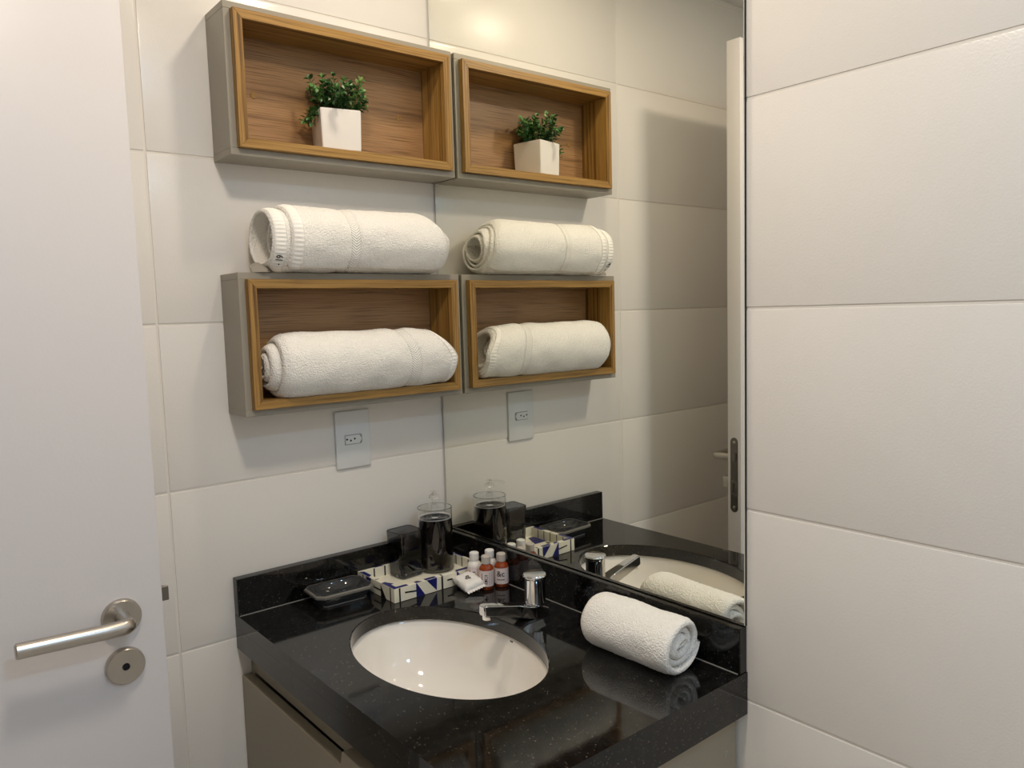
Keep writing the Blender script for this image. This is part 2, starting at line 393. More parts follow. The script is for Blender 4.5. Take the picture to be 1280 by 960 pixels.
# ------------------------------------------------------------------ potted plant
pc = Vector((0.2625, 0.0545, SZ1)); yaw = math.radians(-12)
pl = thing('potted_plant', pc, 'small green artificial plant in a white cube pot inside the upper shelf', 'plant')
RM = Matrix.Translation(pc) @ Matrix.Rotation(yaw, 4, 'Z')
bm = bmesh.new(); hw, hp, tw = 0.0395, 0.0775, 0.004
r0, r1 = hw - .002, hw
lv = [(r0, 0), (r1, hp), (r1 - tw, hp), (r1 - tw, hp - .012)]
rings = [[bm.verts.new((sx * r, sy * r, h)) for sx, sy in ((-1, -1), (1, -1), (1, 1), (-1, 1))] for r, h in lv]
for A, B in zip(rings, rings[1:]):
    for i in range(4): bm.faces.new((A[i], A[(i + 1) % 4], B[(i + 1) % 4], B[i]))
bm.faces.new(rings[0][::-1]); bm.faces.new(rings[-1])
bmesh.ops.bevel(bm, geom=[e for e in bm.edges if all(v.co.z < hp - .005 or v.co.z > hp - .005 for v in e.verts)], offset=.0012, segments=2, affect='EDGES')
bm.transform(RM); obj('pot', bm, POT, pl)
bm = bx(-hw + .0045, hw - .0045, -hw + .0045, hw - .0045, hp - .011, hp - .006); bm.transform(RM); obj('soil', bm, SOIL, pl, smooth=False)
bl = bmesh.new(); bs = bmesh.new(); tone = bl.faces.layers.float.new('tone') if hasattr(bl.faces.layers, 'float') else None
rp = random.Random(12)
def leaf(bm, p, d, up, ln, wd, tn):
    d = d.normalized(); s = d.cross(up).normalized(); n = s.cross(d)
    fold = 0.25
    pts = [(0, 0, 0), (.3, .42, fold * .5), (.65, .45, fold * .5), (1, 0, -.1), (.65, -.45, fold * .5), (.3, -.42, fold * .5), (.5, 0, 0)]
    vs = [bm.verts.new(p + d * (a * ln) + s * (b * wd) + n * (c * wd)) for a, b, c in pts]
    for i in range(6):
        f = bm.faces.new((vs[i], vs[(i + 1) % 6], vs[6])); f[tone] = tn
for k in range(44):
    ang = rp.uniform(0, 2 * PI); rad = rp.uniform(0, 1) ** .5
    bx_, by_ = 0.028 * rad * math.cos(ang), 0.026 * rad * math.sin(ang)
    p = pc + Vector((bx_, by_, hp - .006))
    d = Vector((math.cos(ang) * rad * .85, math.sin(ang) * rad * .55, rp.uniform(.8, 1.2)))
    steps = rp.randint(6, 9); ln = rp.uniform(.006, .0085)
    if k >= 40:   # trailing sprigs over the left rim
        p = pc + Vector((0.030, rp.uniform(-.02, .03), hp - .002)); d = Vector((1, rp.uniform(-.2, .5), .5)); steps = 6; ln = .0070
    path = [p.copy()]; tn0 = rp.uniform(.1, .7)
    for s in range(steps):
        d = d.normalized() + Vector((rp.uniform(-.25, .25), rp.uniform(-.2, .2), rp.uniform(-.12, .1)))
        if k >= 40: d.z -= .32
        d.normalize(); p = p + d * ln
        p.y = max(p.y, 0.026); p.x = min(max(p.x, pc.x - .068), pc.x + .074); p.z = min(p.z, pc.z + .142)
        path.append(p.copy())
        if s < 1 and k < 40: continue
        side = d.cross(Vector((rp.uniform(-1, 1), rp.uniform(-1, 1), rp.uniform(-.3, .3)))).normalized()
        for sg in (1, -1):
            ld = (side * sg + d * .5 + Vector((0, .15, .1)))
            up = Vector((rp.uniform(-.5, .5), rp.uniform(.1, .8), 1))
            leaf(bl, p, ld, up, rp.uniform(.0105, .0145), rp.uniform(.0075, .0100), min(1, max(0, tn0 + rp.uniform(-.3, .35))))
    leaf(bl, p, d, Vector((.3, .6, .5)), .010, .007, min(1, tn0 + .3))
    tube(path, .0007, 5, bs)
o = obj('foliage', bl, LEAF, pl, smooth=False); o['kind'] = 'stuff'
o = obj('stems', bs, STEM, pl); o['kind'] = 'stuff'

# ------------------------------------------------------------------ rolled towels
def towel(t, cx, cy, zb, x0, x1, A, B, pitch, turns, phi0, dirn=1, tele0=None, tele1=None, rmod=None, ax='x', tilt=0.0,
          band=None, hem0=0.0, hem1=0.0, hem_turns=1.0, nu=110, npt=84, seed=0, flat=0.10, yaw=0.0, slant0=0.0, slant1=0.0, pf=1.0, amp=1.0, fillr=0.004):
    """a sheet of cloth of thickness ~pitch rolled about a horizontal axis; returns nothing, adds body / woven_band / hem to thing t"""
    ns = int(npt * turns) + 1
    s = np.linspace(0, turns, ns); u = np.linspace(0, 1, nu)
    th = pitch * 0.86 * pf
    tele0 = tele0 or (lambda q: 0 * q); tele1 = tele1 or (lambda q: 0 * q)
    rmod = rmod or (lambda v: 1 + 0 * v)
    czA = zb + B
    def surf(sv, uv, off):
        """sv,uv arrays (broadcast) -> xyz ; off = depth below the outer face"""
        sv, uv = np.broadcast_arrays(sv, uv)
        phi = phi0 + dirn * 2 * PI * sv
        dl = pitch * (pf * np.clip(sv, 0, 1.5) + np.maximum(sv - 1.5, 0)) + off
        a = np.maximum(A - dl, fillr * 1.3); b = np.maximum(B - dl, fillr)
        rm = rmod(uv)
        yy = a * rm * np.cos(phi); zz = b * rm * np.sin(phi)
        # outer end of the cloth hangs as a short tail
        ax0 = x0 + tele0(sv); ax1 = x1 + tele1(sv)
        zr = np.clip(zz / B, 0, 1) ** 1.4
        ax0 = ax0 + slant0 * zr * (1 - uv) ** 2; ax1 = ax1 - slant1 * zr * uv ** 2
        xx = ax0 + (ax1 - ax0) * uv
        # end rounding: the last centimetre curls inward a little
        e = np.minimum(uv, 1 - uv) * (x1 - x0); k = np.clip(1 - e / 0.012, 0, 1)
        sh = 1 - 0.05 * k ** 2
        yy = yy * sh; zz = zz * sh
        ct, st = math.cos(tilt), math.sin(tilt)
        yy, zz = ct * yy - st * zz, st * yy + ct * zz
        fb = -B * (1 - flat)
        low = zz < fb
        zz = np.where(low, fb + (zz - fb) * 0.08, zz)
        zz = zz + B * (1 - flat) + B * flat * 0.08
        return xx, yy, zz
    def lownoise(X, Y, Z):
        P = np.stack([X, Y, Z], -1).reshape(-1, 3); o = np.empty(len(P)); o2 = np.empty(len(P))
        for i, p in enumerate(P):
            o[i] = noise.noise((p[0] * 22 + seed, p[1] * 30, p[2] * 30)); o2[i] = noise.noise((p[0] * 420 + seed, p[1] * 420, p[2] * 420))
        return o.reshape(X.shape), o2.reshape(X.shape)
    cyv, szv = math.cos(yaw), math.sin(yaw)
    mid = (x0 + x1) / 2
    def place(X, Y, Z):
        if ax == 'x': XX, YY = X, cy + Y
        else: XX, YY = cx + Y, X
        if yaw:
            px, py = (mid, cy) if ax == 'x' else (cx, mid)
            dx, dy = XX - px, YY - py; XX, YY = px + cyv * dx - szv * dy, py + szv * dx + cyv * dy
        return np.stack([XX, YY, Z + zb], -1)
    SS, UU = np.meshgrid(s, u, indexing='ij')
    Xo, Yo, Zo = surf(SS, UU, 0.0)
    n1, n2 = lownoise(Xo, Yo, Zo)
    dep = 0.0022 * amp * n1 + 0.0011 * amp * n2
    if band: dep = dep + np.where((UU > band[0] - .004) & (UU < band[1] + .004), 0.0022, 0)
    Xo, Yo, Zo = surf(SS, UU, dep); Zo = np.maximum(Zo, 0)
    Xi, Yi, Zi = surf(SS, UU, th + dep * .4); Zi = np.maximum(Zi, 0.0006)
    Po, Pi_ = place(Xo, Yo, Zo).reshape(-1, 3), place(Xi, Yi, Zi).reshape(-1, 3)
    # rounded rims at both axial ends
    def rim(col, sgn):
        X, Y, Z = surf(SS[:, col], UU[:, col], th * .5 + 0 * SS[:, col]); return place(X + sgn * th * .45, Y, np.maximum(Z, 0.0004))
    r0, r1 = rim(0, -1), rim(-1, 1)
    V = np.concatenate([Po, Pi_, r0, r1]); nO = ns * nu
    idx = np.arange(nO).reshape(ns, nu); a = idx[:-1, :-1].ravel(); b = idx[1:, :-1].ravel(); c = idx[1:, 1:].ravel(); d = idx[:-1, 1:].ravel()
    Fo = np.stack([a, b, c, d], 1); Fi = np.stack([d, c, b, a], 1) + nO
    i0 = np.arange(ns - 1); R0 = 2 * nO; R1 = R0 + ns
    e0 = idx[:, 0]; e1 = idx[:, -1]
    rims = [np.stack([e0[1:], e0[:-1], R0 + i0, R0 + i0 + 1], 1), np.stack([R0 + i0 + 1, R0 + i0, e0[:-1] + nO, e0[1:] + nO], 1),
            np.stack([e1[:-1], e1[1:], R1 + i0 + 1, R1 + i0], 1), np.stack([R1 + i0, R1 + i0 + 1, e1[1:] + nO, e1[:-1] + nO], 1)]
    ends = []
    for row in (0, ns - 1):
        q = idx[row]; f = np.stack([q[:-1], q[1:], q[1:] + nO, q[:-1] + nO], 1); ends.append(f if row == 0 else f[:, ::-1])
    FF = np.concatenate([Fo, Fi] + rims + ends)
    if dirn < 0: FF = FF[:, ::-1]
    def build(name, V, FF, m, uv=None, label=None):
        me = bpy.data.meshes.new(name); org = ORG[t]
        me.from_pydata((V - np.array(org)).tolist(), [], FF.tolist())
        if uv is not None:
            lay = me.uv_layers.new(name='UVMap'); li = np.empty(len(me.loops), int); me.loops.foreach_get('vertex_index', li)
            lay.data.foreach_set('uv', uv[li].astype(np.float32).ravel())
        finish(me, 'all', m); o = bpy.data.objects.new(name, me); COL.objects.link(o); o.parent = t; ORG[o] = org
        if label: o['label'] = label
        return o
    body = build('towel_body', V, FF, TERRY)
    Cm = 2 * PI * (A + B) / 2
    def patch(name, u0, u1, s0, s1, nu_, ns_, depth_fn, m, label):
        sv = np.linspace(s0, s1, ns_); uv_ = np.linspace(u0, u1, nu_); Q, T_ = np.meshgrid(sv, uv_, indexing='ij')
        X, Y, Z = surf(Q, T_, 0.0); n1, _ = lownoise(X, Y, Z)
        dd = 0.0022 * amp * n1 + depth_fn(Q, T_)
        X, Y, Z = surf(Q, T_, dd); P0 = place(X, Y, np.maximum(Z, 0.0001)).reshape(-1, 3)
        X, Y, Z = surf(Q, T_, dd + .0022); P1 = place(X, Y, np.maximum(Z, 0.0003)).reshape(-1, 3)
        n = ns_ * nu_; ix = np.arange(n).reshape(ns_, nu_)
        f = np.stack([ix[:-1, :-1].ravel(), ix[1:, :-1].ravel(), ix[1:, 1:].ravel(), ix[:-1, 1:].ravel()], 1)
        fs = [f, f[:, ::-1] + n]
        for q in (ix[0], ix[-1], ix[:, 0], ix[:, -1]): fs.append(np.stack([q[:-1], q[1:], q[1:] + n, q[:-1] + n], 1))
        uvc = np.stack([(T_ - (u0 + u1) / 2) * (x1 - x0), Q * Cm], -1).reshape(-1, 2)
        FFp = np.concatenate(fs); FFp = FFp[:, ::-1] if dirn < 0 else FFp
        return build(name, np.concatenate([P0, P1]), FFp, m, np.concatenate([uvc, uvc]), label)
    if band:
        patch('woven_band', band[0], band[1], 0.0, 1.0, 8, 120, lambda q, v: 0.0006 + 0 * q, BAND, 'flat herringbone woven band')
    ribs = lambda q, v: -0.0013 + 0.0008 * np.sin(q * Cm * 2 * PI / 0.0085) * np.clip(np.sin((v - v.min()) / (v.max() - v.min()) * PI), 0, 1)
    Lx = x1 - x0
    if hem0: patch('hem', 0.0, hem0 / Lx, 0.0, hem_turns, 7, int(220 * hem_turns), ribs, HEM, 'smooth gathered hem')
    if hem1: patch('hem', 1 - hem1 / Lx, 1.0, 0.0, hem_turns, 7, int(220 * hem_turns), ribs, HEM, 'smooth gathered hem')
    def sample(sv, uv, off=-0.0016):
        X, Y, Z = surf(np.array([sv]), np.array([uv]), np.array([off])); return Vector(place(X, Y, Z)[0])
    return sample, Cm

sm = lambda q, a, b: np.clip((q - a) / (b - a), 0, 1) ** 2 * (3 - 2 * np.clip((q - a) / (b - a), 0, 1))
# towel lying on top of the lower shelf; x runs from the mirror (0.045) to the left end (0.425)
t1 = thing('rolled_towel', (0.235, 0.076, 0.6506), 'large rolled white towel lying on top of the lower shelf', 'towel')
samp1, C1 = towel(t1, 0, 0.0765, 0.6506, 0.060, 0.404, 0.0715, 0.0665, 0.0135, 3.6, -PI / 2 + 0.5, 1,
      tele1=lambda q: 0.032 * sm(q, 0.84, 1.0) - 0.030 * sm(q, 1.8, 2.6), tele0=lambda q: 0.006 * np.sin(q * 5) - 0.012 * sm(q, 1.2, 3),
      rmod=lambda v: 1 - 0.03 * np.exp(-((v - .66) / .03) ** 2) - 0.10 * np.clip(1 - v / .10, 0, 1) ** 2 + 0.01 * np.sin(v * 9),
      band=(0.600, 0.655), hem1=0.021, hem_turns=2.0, seed=3, tilt=0.12, slant0=0.030, pf=0.55)
# "- 19" printed on the hem
tm = text_mesh('- 19', 0.0155)
Lx1 = 0.344
for v in tm.verts:
    sv = 1.035 + v.co.x / C1; uv = 1 - 0.0105 / Lx1 + v.co.y * 1.0 / Lx1
    v.co = samp1(sv, min(uv, 0.999), -0.0031)
obj('laundry_mark', tm, INK, t1, smooth=False, label='black - 19 laundry mark')
bm = bmesh.new()
lp = [(.424, .0012, .004), (.433, .0075, .008), (.442, .0100, .008), (.4515, .0095, .005), (.4600, .0062, .001)]     # x, half height, lean
rows = []
for k, (x, hh, ln) in enumerate(lp):
    zc_ = .6512 + max(hh, .0012)
    rows.append([bm.verts.new((x, .088 + ln - .5 * abs(k - 2) * .003, zc_ - hh)), bm.verts.new((x + .001, .084 + ln, zc_)), bm.verts.new((x + .002, .078, zc_ + hh * .8)), bm.verts.new((x + .002, .0772, zc_ + hh * .8)), bm.verts.new((x + .001, .0830 + ln, zc_)), bm.verts.new((x, .0872 + ln - .5 * abs(k - 2) * .003, zc_ - hh))])
for A, B in zip(rows, rows[1:]):
    for i in range(6): bm.faces.new((A[i], A[(i + 1) % 6], B[(i + 1) % 6], B[i]))
bm.faces.new(rows[0][::-1]); bm.faces.new(rows[-1])
obj('hanging_loop', bm, TAPE, t1, smooth=60, label='small grey fabric loop')

# towel inside the lower niche
t2 = thing('rolled_towel', (0.235, 0.078, SZ2), 'large rolled white towel lying inside the lower wood niche', 'towel')
towel(t2, 0, 0.0795, SZ2, 0.0440, 0.424, 0.0650, 0.0685, 0.0165, 3.0, -PI / 2 - 0.2, 1,
      tele1=lambda q: 0.016 * sm(q, 0.75, 1.0) + 0.006 * sm(q, 1.2, 2.6), tele0=lambda q: 0.045 * sm(q, .95, 1.5),
      rmod=lambda v: 1 - 0.035 * np.exp(-((v - .30) / .035) ** 2) - 0.035 * np.exp(-((v - .5) / .07) ** 2) - 0.08 * np.clip(1 - (1 - v) / .07, 0, 1) ** 2 - 0.12 * np.clip(1 - v / .2, 0, 1),
      band=(0.245, 0.305), hem0=0.016, hem_turns=1.0, seed=11, tilt=-0.15, slant0=0.055)
# face towel on the counter; its axis runs along the mirror
t3 = thing('rolled_towel', (0.069, 0.652, 0.0), 'small rolled white face towel lying on the black counter beside the faucet', 'towel')
towel(t3, 0.0735, 0, 0.0, 0.560, 0.735, 0.0560, 0.0490, 0.0125, 3.3, -PI / 2 - 1.0, 1, ax='y',
      tele1=lambda q: 0.005 * np.sin(q * 3) - 0.004 * sm(q, 1.5, 3.5), tele0=lambda q: 0.004 * np.sin(q * 4),
      rmod=lambda v: 1.0 - 0.07 * np.clip(1 - v / .12, 0, 1) ** 2 - 0.02 * v, seed=23, tilt=-0.35, nu=64, yaw=0.03)

# ------------------------------------------------------------------ outlet
ot = thing('power_outlet', (0.232, 0, 0.3087), 'white rectangular three pin wall outlet below the lower shelf', 'outlet')
obj('cover_plate', bx(0.1918, 0.2722, 0.0004, 0.0062, 0.2478, 0.3702, 0.0022, 3), PLASTIC, ot, smooth=35)
pts = [(0.2135, 0.2995), (0.2500, 0.2985), (0.2500, 0.3172), (0.2175, 0.3178), (0.2135, 0.3150)]
obj('socket_frame', prism([(0.2115, 0.3015), (0.2145, 0.2980), (0.2520, 0.2980), (0.2520, 0.3190), (0.2145, 0.3190), (0.2115, 0.3160)], 1, 0.006, 0.0066), mat('socket_groove', (0.30, 0.31, 0.31), 0.5), ot, smooth=False)
obj('socket_face', prism([(0.2128, 0.3085), (0.2180, 0.2994), (0.2508, 0.2994), (0.2508, 0.3176), (0.2180, 0.3176)], 1, 0.0062, 0.0080, 0.0005), PLASTIC, ot, smooth=False)
for hx, hz in ((0.2475, 0.3098), (0.2388, 0.3068), (0.2296, 0.3098)):
    obj('pin_hole', lathe([(0, .0083), (.0021, .0083), (.0021, .0078)], (hx, 0, hz), 14, 'y'), INK, ot)

# ------------------------------------------------------------------ countertop with backsplashes
D, HB, TH = 0.50, 0.073, 0.068
SX, SY, SA, SB = 0.285, 0.403, 0.142, 0.211        # sink cut-out
ct = thing('countertop', (D / 2, W / 2, -TH), 'black speckled granite countertop with raised backsplashes', 'countertop')
bm = bmesh.new(); x0c, x1c, y0c, y1c = XT + .001, D, 0.0006, W + .0015
angs = sorted([2 * PI * i / 120 for i in range(120)] + [math.atan2((cy_ - SY), (cx_ - SX)) % (2 * PI) for cx_ in (x0c, x1c) for cy_ in (y0c, y1c)])
def outer(a):
    c, s_ = math.cos(a), math.sin(a); k = 1e9
    if c > 1e-9: k = min(k, (x1c - SX) / c)
    if c < -1e-9: k = min(k, (x0c - SX) / c)
    if s_ > 1e-9: k = min(k, (y1c - SY) / s_)
    if s_ < -1e-9: k = min(k, (y0c - SY) / s_)
    return SX + k * c, SY + k * s_
def inner(a, g=0.0):
    c, s_ = math.cos(a), math.sin(a); k = 1 / math.sqrt((c / (SA + g)) ** 2 + (s_ / (SB + g)) ** 2)
    return SX + k * c, SY + k * s_
ZT = -0.026
rows = []
for a in angs:
    xo, yo = outer(a)
    rows.append([bm.verts.new((*inner(a), ZT)), bm.verts.new((*inner(a), -.0015)), bm.verts.new((*inner(a, .0015), 0)), bm.verts.new((xo, yo, 0)), bm.verts.new((xo, yo, ZT))])
for A, B in zip(rows, rows[1:] + rows[:1]):
    for k in range(5): bm.faces.new((A[k], B[k], B[(k + 1) % 5], A[(k + 1) % 5]))
obj('stone_slab', bm, GRANITE, ct, smooth=30)
obj('front_apron', bx(D - 0.024, D, 0.0006, W + .0015, -TH, ZT, 0.0006, 1), GRANITE, ct, smooth=False)
obj('side_apron', bx(XT + .001, D - 0.0241, W - .0225, W + .0015, -TH, ZT, 0.0006, 1), GRANITE, ct, smooth=False)
obj('backsplash', bx(0.0130, D, 0.0006, 0.0205, 0.0001, HB, 0.0012, 2), GRANITE, ct, smooth=False, label='backsplash along the shelf wall')
obj('backsplash', bx(XT + .001, 0.0128, 0.0006, W, 0.0001, HB, 0.0012, 2), GRANITE, ct, smooth=False, label='backsplash under the mirror')
SIL = mat('pale_sealant', (0.30, 0.29, 0.27), 0.4)
obj('sealant_bead', bx(0.0128, 0.0142, 0.0206, W - .004, 0.0, 0.0011), SIL, ct, smooth=False)
obj('sealant_bead', bx(0.0145, D - .002, 0.0205, 0.0218, 0.0, 0.0011), SIL, ct, smooth=False)

# ------------------------------------------------------------------ sink
sk = thing('sink_basin', (SX, SY, -0.19), 'oval white undermount sink set into the black counter', 'sink')
prof_in = [(1.045, ZT - .0003), (1.02, ZT - .006), (0.99, -.05), (0.93, -.085), (0.82, -.118), (0.64, -.143), (0.42, -.156), (0.2, -.161), (0.11, -.163)]
prof_out = [(0.11, -.185), (0.45, -.178), (0.75, -.158), (0.95, -.125), (1.06, -.07), (1.09, -.042), (1.12, ZT - .010), (1.12, ZT - .0003)]
bm = lathe([(r * SA, z) for r, z in prof_in + prof_out + prof_in[:1]], (SX, SY, 0), 96, 'z', None, 1, SB / SA)
obj('bowl', bm, CERAMIC, sk)
obj('drain', lathe([(0, -.1625), (.012, -.1618), (.021, -.1600), (.0235, -.1605), (.0235, -.19), (0, -.19)], (SX, SY, 0), 40), CHROME, sk)
for my, mr in ((.4020, .0013), (.4062, .0016)):
    bm = lathe([(0, .1412), (mr, .1412), (mr, .1400), (0, .1400)], (0, my, -.0345), 14, 'x', None, 1.5, 1)
    tag(obj('maker_mark', bm, INK, sk, label='tiny dark maker mark'))
# ------------------------------------------------------------------ faucet
FX, FY = 0.0805, 0.4040
fc = thing('faucet', (FX, FY, 0), 'chrome push faucet with a flat spout over the sink', 'faucet')
bm = bmesh.new()
sec = [(FX - .0225, .0150, .0006, .0195), (FX - .017, .0195, .0006, .0215), (FX + .014, .0195, .0006, .0230), (FX + .030, .0150, .0030, .0270), (FX + .045, .0130, .0090, .0325), (FX + .121, .0105, .0300, .0510), (FX + .1255, .0095, .0315, .0500)]
rg = [[bm.verts.new((x, FY - hw_, z0)), bm.verts.new((x, FY + hw_, z0)), bm.verts.new((x, FY + hw_ * .86, z1)), bm.verts.new((x, FY - hw_ * .86, z1))] for x, hw_, z0, z1 in sec]
for A, B in zip(rg, rg[1:]):
    for i in range(4): bm.faces.new((A[i], A[(i + 1) % 4], B[(i + 1) % 4], B[i]))
bm.faces.new(rg[0][::-1]); bm.faces.new(rg[-1])
bmesh.ops.bevel(bm, geom=bm.edges[:], offset=.0022, segments=3, affect='EDGES')
obj('spout', bm, CHROME, fc, smooth=30)
obj('aerator', lathe([(0, .0225), (.0078, .0225), (.0085, .0235), (.0085, .036), (0, .036)], (FX + .114, FY, 0), 28), CHROME, fc)
obj('push_handle', lathe([(0, .0215), (.0160, .0215), (.0170, .0255), (.0195, .0262), (.0193, .0690), (.0203, .0712), (.0222, .0735), (.0222, .0765), (.0208, .0785), (.016, .0775), (0, .0772)], (FX, FY, 0), 48), CHROME, fc)

# ------------------------------------------------------------------ vanity cabinet
vc = thing('vanity_cabinet', (0.24, W / 2, FZ + .18), 'greige wall hung vanity cabinet with drawers under the black counter', 'cabinet')
ZB = FZ + 0.18
obj('side_panel', bx(0.0, 0.474, 0.768, 0.787, ZB, -TH - .0004, 0.0006, 1), LACQ2, vc, smooth=False)
obj('side_panel', bx(0.0, 0.474, 0.0008, 0.018, ZB, -TH - .0004), LACQ2, vc, smooth=False)
obj('bottom_panel', bx(0.0, 0.474, 0.0181, 0.7679, ZB, ZB + .018), LACQ2, vc, smooth=False)
obj('top_rail', bx(0.462, 0.4745, 0.0181, 0.7679, -0.118, -TH - .0004), LACQ2, vc, smooth=False)
NY = 0.415
zt0, zt1, zm = -0.1235, -0.098, -0.40
def front(name, pts, label):
    f = obj(name, prism(pts, 0, 0.4755, 0.4945, 0.0007), LACQ2, vc, smooth=False)
    return f
front('drawer_front', [(0.003, zm + .002), (0.785, zm + .002), (0.785, zt1), (NY + .006, zt1), (NY, zt0), (0.003, zt0)], '')
front('drawer_front', [(0.003, ZB), (0.785, ZB), (0.785, zm - .002), (0.003, zm - .002)], '')
obj('screw_cap', lathe([(0, .7876), (.005, .7876), (.0056, .787)], (0.028, 0, -0.128), 20, 'y'), LACQ, vc)

# ------------------------------------------------------------------ printed tray
TX0, TX1, TY0, TY1, TZ, TWL, TWF = 0.022, 0.246, 0.0224, 0.172, 0.029, 0.0065, 0.0100
tr = thing('vanity_tray', (0.134, 0.099, 0), 'cream tray printed with navy and black letter shapes in the counter corner', 'tray')
bm = bmesh.new()
def ring(x0, x1, y0, y1, z): return [bm.verts.new(p) for p in ((x0, y0, z), (x1, y0, z), (x1, y1, z), (x0, y1, z))]
rr = [ring(TX0, TX1, TY0, TY1, 0), ring(TX0, TX1, TY0, TY1, TZ), ring(TX0 + TWL, TX1 - TWF, TY0 + TWL, TY1 - TWF, TZ), ring(TX0 + TWL, TX1 - TWF, TY0 + TWL, TY1 - TWF, 0.006)]
for A, B in zip(rr, rr[1:]):
    for i in range(4): bm.faces.new((A[i], A[(i + 1) % 4], B[(i + 1) % 4], B[i]))
bm.faces.new(rr[0][::-1]); bm.faces.new(rr[-1])
bmesh.ops.bevel(bm, geom=bm.edges[:], offset=.0006, segments=1, affect='EDGES')
obj('tray_body', bm, CREAM, tr, smooth=False)
bn, bk = bmesh.new(), bmesh.new(); E_ = 0.0003
def q_front(b, *p): poly(b, [(x, TY1 + E_, z) for x, z in p])
def q_left(b, *p): poly(b, [(TX1 + E_, y, z) for y, z in p])
def q_top(b, *p): poly(b, [(x, y, TZ + E_) for x, y in p])
def q_floor(b, *p): poly(b, [(x, y, 0.006 + E_) for x, y in p])
H = TZ - .0005
# outer face towards the basin
q_front(bk, (.2355, 0.0), (.2320, 0.0), (.2320, H), (.2355, H))
q_front(bk, (.2220, .0150), (.1955, .0118), (.1955, .0150), (.2220, .0182))
q_front(bn, (.1955, 0), (.1955, H), (.1935, H), (.1745, 0))
q_front(bn, (.1465, .002), (.1450, H), (.1700, H))
q_front(bk, (.1345, 0), (.1345, H), (.1302, H), (.1302, 0))
q_front(bk, (.1200, .0150), (.0955, .0150), (.0955, .0182), (.1200, .0182))
q_front(bn, (.0955, 0), (.0955, H), (.0925, H), (.0740, 0))
q_front(bn, (.0450, .001), (.0450, H), (.0690, H))
q_front(bk, (.0400, 0), (.0400, H), (.0360, H), (.0360, 0))
# outer face towards the front of the counter
q_left(bk, (.1548, 0), (.1548, H), (.1588, H), (.1588, 0))
q_left(bk, (.1190, 0), (.1190, .026), (.1400, 0))
q_left(bk, (.0900, .0120), (.1190, .0120), (.1190, .0152), (.0900, .0152))
q_left(bn, (.060, 0), (.060, H), (.081, H), (.075, 0)); q_left(bk, (.045, 0), (.045, H), (.049, H), (.049, 0))
# rim
q_top(bn, (.2460, .122), (.2366, .122), (.2366, .1626), (.2130, .1626), (.2130, .1720), (.2460, .1720))
q_top(bn, (.1955, .1626), (.1955, .1720), (.1800, .1720), (.1870, .1626)); q_top(bn, (.172, .1626), (.172, .172), (.146, .172), (.146, .1626))
q_top(bn, (.092, .1626), (.098, .172), (.060, .172), (.060, .1626)); q_top(bk, (.130, .1626), (.130, .172), (.134, .172), (.134, .1626))
q_top(bn, (.2460, .030), (.2366, .034), (.2366, .066), (.2460, .072)); q_top(bk, (.2460, .095), (.2366, .095), (.2366, .098), (.2460, .098))
q_top(bn, (.0225, .065), (.0278, .065), (.0278, .098), (.0225, .098)); q_top(bn, (.0225, .130), (.0278, .130), (.0278, .150), (.0225, .150))
q_top(bn, (.19, .0228), (.21, .0228), (.205, .0284), (.185, .0284)); q_top(bn, (.06, .0228), (.09, .0228), (.08, .0284), (.05, .0284))
# inner faces
for yy in (.052, .074, .096, .120, .142):
    poly(bk, [(TX0 + TWL + E_, yy, .007), (TX0 + TWL + E_, yy + .0032, .007), (TX0 + TWL + E_, yy + .0032, H), (TX0 + TWL + E_, yy, H)])
    poly(bk, [(TX1 - TWF - E_, yy, .007), (TX1 - TWF - E_, yy + .0026, .007), (TX1 - TWF - E_, yy + .0026, H), (TX1 - TWF - E_, yy, H)])
for xx in (.058, .088, .118, .150, .182, .208):
    poly(bk, [(xx, TY0 + TWL + E_, .007), (xx + .0034, TY0 + TWL + E_, .007), (xx + .0034, TY0 + TWL + E_, H), (xx, TY0 + TWL + E_, H)])
# floor
q_floor(bn, (.2355, .036), (.2355, .086), (.196, .086), (.218, .036)); q_floor(bk, (.2300, .094), (.2230, .094), (.2230, .124), (.2300, .124))
q_floor(bn, (.219, .104), (.193, .126), (.193, .158), (.219, .146)); q_floor(bk, (.188, .112), (.183, .112), (.183, .150), (.188, .150))
q_floor(bn, (.178, .110), (.152, .160), (.128, .160), (.156, .110)); q_floor(bk, (.122, .112), (.116, .112), (.106, .150), (.112, .150))
q_floor(bn, (.103, .112), (.103, .160), (.076, .160), (.088, .112)); q_floor(bk, (.070, .112), (.065, .112), (.065, .156), (.070, .156))
q_floor(bn, (.056, .114), (.034, .118), (.034, .130), (.056, .124)); q_floor(bk, (.056, .138), (.036, .142), (.036, .148), (.056, .144))
tag(obj('navy_letter_print', bn, NAVY, tr, smooth=False, label='navy printed letter shapes'), kind='stuff')
tag(obj('black_letter_print', bk, BLACKP, tr, smooth=False, label='black printed letter outlines'), kind='stuff')

